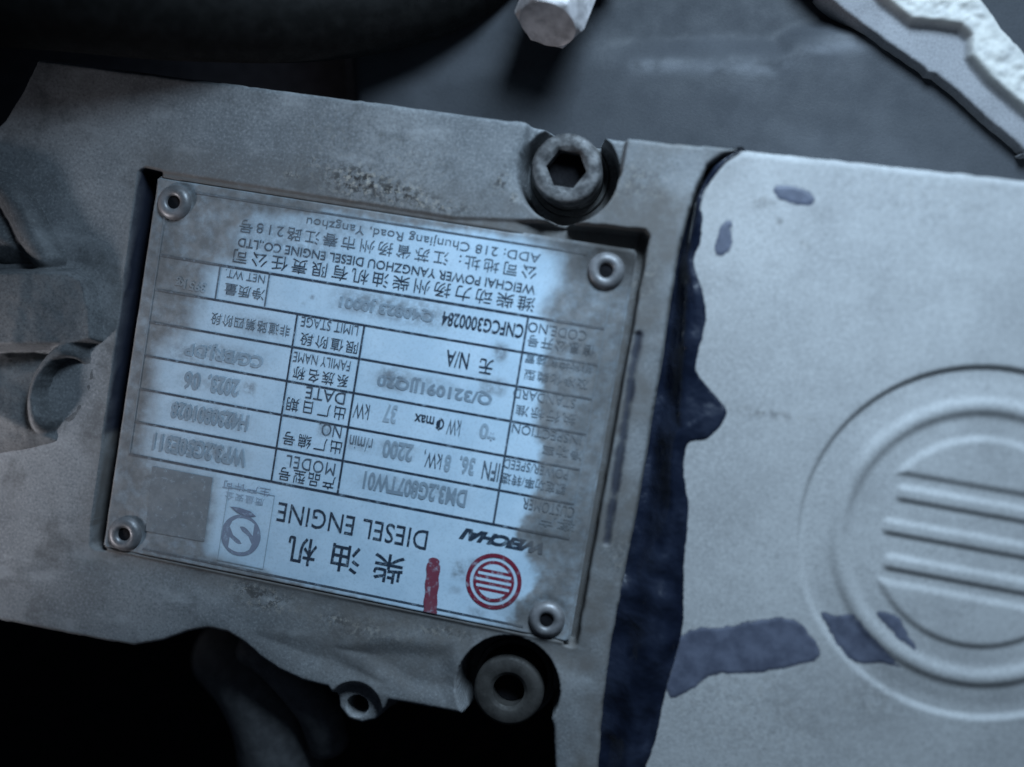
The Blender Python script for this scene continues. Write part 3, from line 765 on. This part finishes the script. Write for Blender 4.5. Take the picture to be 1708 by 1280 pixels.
# ------------------------------------------------------------------ things behind the covers
def block_fn(X, Y):
    low = sd_poly(X, Y, blk_low) + (fbm(X, Y, 6, 301) - .5) * 1.6
    loc = sstep(W(960, 100, -20)[0], W(1120, 100, -20)[0], X)
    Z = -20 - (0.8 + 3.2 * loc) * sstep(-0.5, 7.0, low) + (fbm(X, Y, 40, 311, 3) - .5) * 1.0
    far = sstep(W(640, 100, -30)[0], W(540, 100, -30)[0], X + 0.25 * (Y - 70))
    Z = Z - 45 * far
    ws = smooth_open(poly_px([(1060, 112), (1140, 112), (1220, 116), (1300, 114), (1330, 95), (1400, 78), (1470, 76), (1530, 84)], -21), 4); wd = np.full(X.shape, 1e9)
    for i in range(len(ws) - 1): wd = np.minimum(wd, sd_seg(X, Y, ws[i], ws[i + 1]))
    wear_and_glint = 0.75 * np.exp(-(wd / 1.7) ** 2) * sstep(0.25, 0.6, fbm(X, Y, 5, 331)) + 0.14 * sstep(0.45, 0.7, fbm(X, Y, 14, 321))  # light streak along the ledge painted pale, plus random pale patches
    return Z, far < 0.999, {'dirt_shade': wear_and_glint, 'fleck': 0 * X, 'sealant': 0 * X}
blk_low = smooth_closed(poly_px([(500, 215), (800, 160), (1000, 135), (1138, 122), (1290, 124), (1326, 100), (1400, 84), (1500, 88), (1600, 160), (1720, 260), (1900, 420), (1500, 420), (900, 400), (500, 320)], -32), 4)
p0, p1, p2 = W(-200, -120, -30), W(1850, -120, -30), W(1850, 420, -30)
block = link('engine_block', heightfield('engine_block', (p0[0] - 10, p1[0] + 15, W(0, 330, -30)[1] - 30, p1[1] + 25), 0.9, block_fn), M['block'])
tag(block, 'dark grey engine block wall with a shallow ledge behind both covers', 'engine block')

# lit bracket in the corner
ZB = -16.0
band_edge = [(1330, -60), (1380, -5), (1440, 42), (1500, 85), (1540, 112), (1548, 122), (1562, 124), (1600, 155), (1650, 200), (1700, 242), (1760, 300)]
white_edge = [(1420, -60), (1462, 0), (1490, 22), (1515, 42), (1560, 46), (1596, 52), (1611, 66), (1610, 98), (1640, 135), (1690, 178), (1760, 235)]
out_edge = [(1600, -60), (1632, 0), (1655, 30), (1668, 52), (1690, 72), (1708, 95), (1790, 180)]
br_outline = poly_px(band_edge + out_edge[::-1], ZB)
br_white = poly_px(white_edge + out_edge[::-1], ZB)
def br_fn(X, Y):
    rough_side = sd_poly(X, Y, br_outline)
    ss = sd_poly(X, Y, poly_px([(1480, -200)] + out_edge + [(1800, 300), (1000, 300)], ZB))
    sd = rough_side + (fbm(X, Y, 2.2, 401) - .5) * np.where(ss > -6, 3.4, .4)
    w = sd_poly(X, Y, br_white)
    Z = ZB + 3.0 * sstep(0.6, -1.2, w) + (fbm(X, Y, 2.0, 411) - .5) * 1.5 * sstep(0, -3, w)
    t = np.clip((sd + 0.8) / 0.8, 0, 1)
    Z = Z - 0.8 * (1 - np.sqrt(np.clip(1 - t * t, 0, 1))) - 14 * np.clip(sd / 1.2, 0, 1)
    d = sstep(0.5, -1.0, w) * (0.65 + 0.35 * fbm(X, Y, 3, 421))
    return Z, sd < 1.25, {'dirt_shade': d, 'fleck': 0 * X, 'sealant': 0 * X}
bo = br_outline
bracket = link('bracket', heightfield('bracket', (bo[:, 0].min() - 2, bo[:, 0].max() + 2, bo[:, 1].min() - 2, bo[:, 1].max() + 2), 0.4, br_fn), M['bracket'])
tag(bracket, 'brightly lit pale cast bracket with a rough white flange in the upper corner', 'bracket')

# hexagonal bolt hanging over the block
hb = W(935, -12, -6); ax = np.array([-0.10, -0.80, 0.42])
hx = empty('hex_bolt', tuple(hb))
tag(hx, 'zinc plated hex head bolt above the dark engine block', 'bolt')
link('bolt_head', rings('hex_head', [hexl(8.2, -10), hexl(8.2, 8.6), hexl(7.7, 9.6), circ(6.6, 10.0), circ(6.0, 9.7), circ(0.1, 9.7)], True, True, tuple(hb), ax), M['hexbolt'], hx)
link('flange', rings('hex_flange', [circ(11, -14), circ(11, -11.4), circ(10.4, -10.2), circ(7.0, -9.6)], False, True, tuple(hb), ax), M['hexbolt'], hx)

# black hoses
hose = link('rubber_hose', tube('rubber_hose', smooth_open([W(-260, -20, 16), W(40, -8, 14), W(300, 14, 6), W(560, 14, -6), W(760, -40, -16), W(900, -160, -26)], 8), 11.5, 28), M['rubber'])  # left end raised to throw shade over the cover's upper left
tag(hose, 'thick black rubber hose crossing above the top edge of the engine cover', 'hose')
elbow = link('coolant_hose', tube('coolant_hose', smooth_open([W(385, 1085, -34), W(425, 1130, -24), W(455, 1190, -22), W(468, 1260, -24), W(470, 1380, -30)], 8), 11.0, 28), M['dim'])
tag(elbow, 'dim curved pipe running down in the dark gap below the cover', 'pipe')
cl = link('bracket_arm', tube('bracket_arm', smooth_open([W(420, 1075, -17), W(455, 1098, -14), W(500, 1145, -13), W(532, 1190, -15), W(548, 1240, -20)], 6), np.array(5.2), 18), M['dim'])  # bracket arm curving under the cover edge
tag(cl, 'dark bracket arm curving under the wavy lower edge of the cover', 'bracket')

# surroundings: black slab added to keep the gaps dark, soil far below
def slab(name, pts, z0, z1, mat):
    n = len(pts); V = [(x, y, z1) for x, y in pts] + [(x, y, z0) for x, y in pts]
    Fc = [list(range(n)), list(range(n, 2 * n))[::-1]] + [[i, n + i, n + (i + 1) % n, (i + 1) % n] for i in range(n)]
    me = mesh_from(name, V, Fc, False)
    bm = bmesh.new(); bm.from_mesh(me); bmesh.ops.recalc_face_normals(bm, faces=bm.faces); bm.to_mesh(me); bm.free()
    return link(name, me, mat)
backing = slab('black_backing', [(-260, -190), (230, -190), (230, 150), (-260, 150)], -130, -70, M['deep'])  # black slab added behind the gaps so they stay dark
tag(backing, 'added black backing slab deep in the gaps below the covers', 'backing')
gr = slab('ground', [(-3000, -3000), (3000, -3000), (3000, 3000), (-3000, 3000)], -720, -700, M['ground'])
gr['kind'] = 'structure'
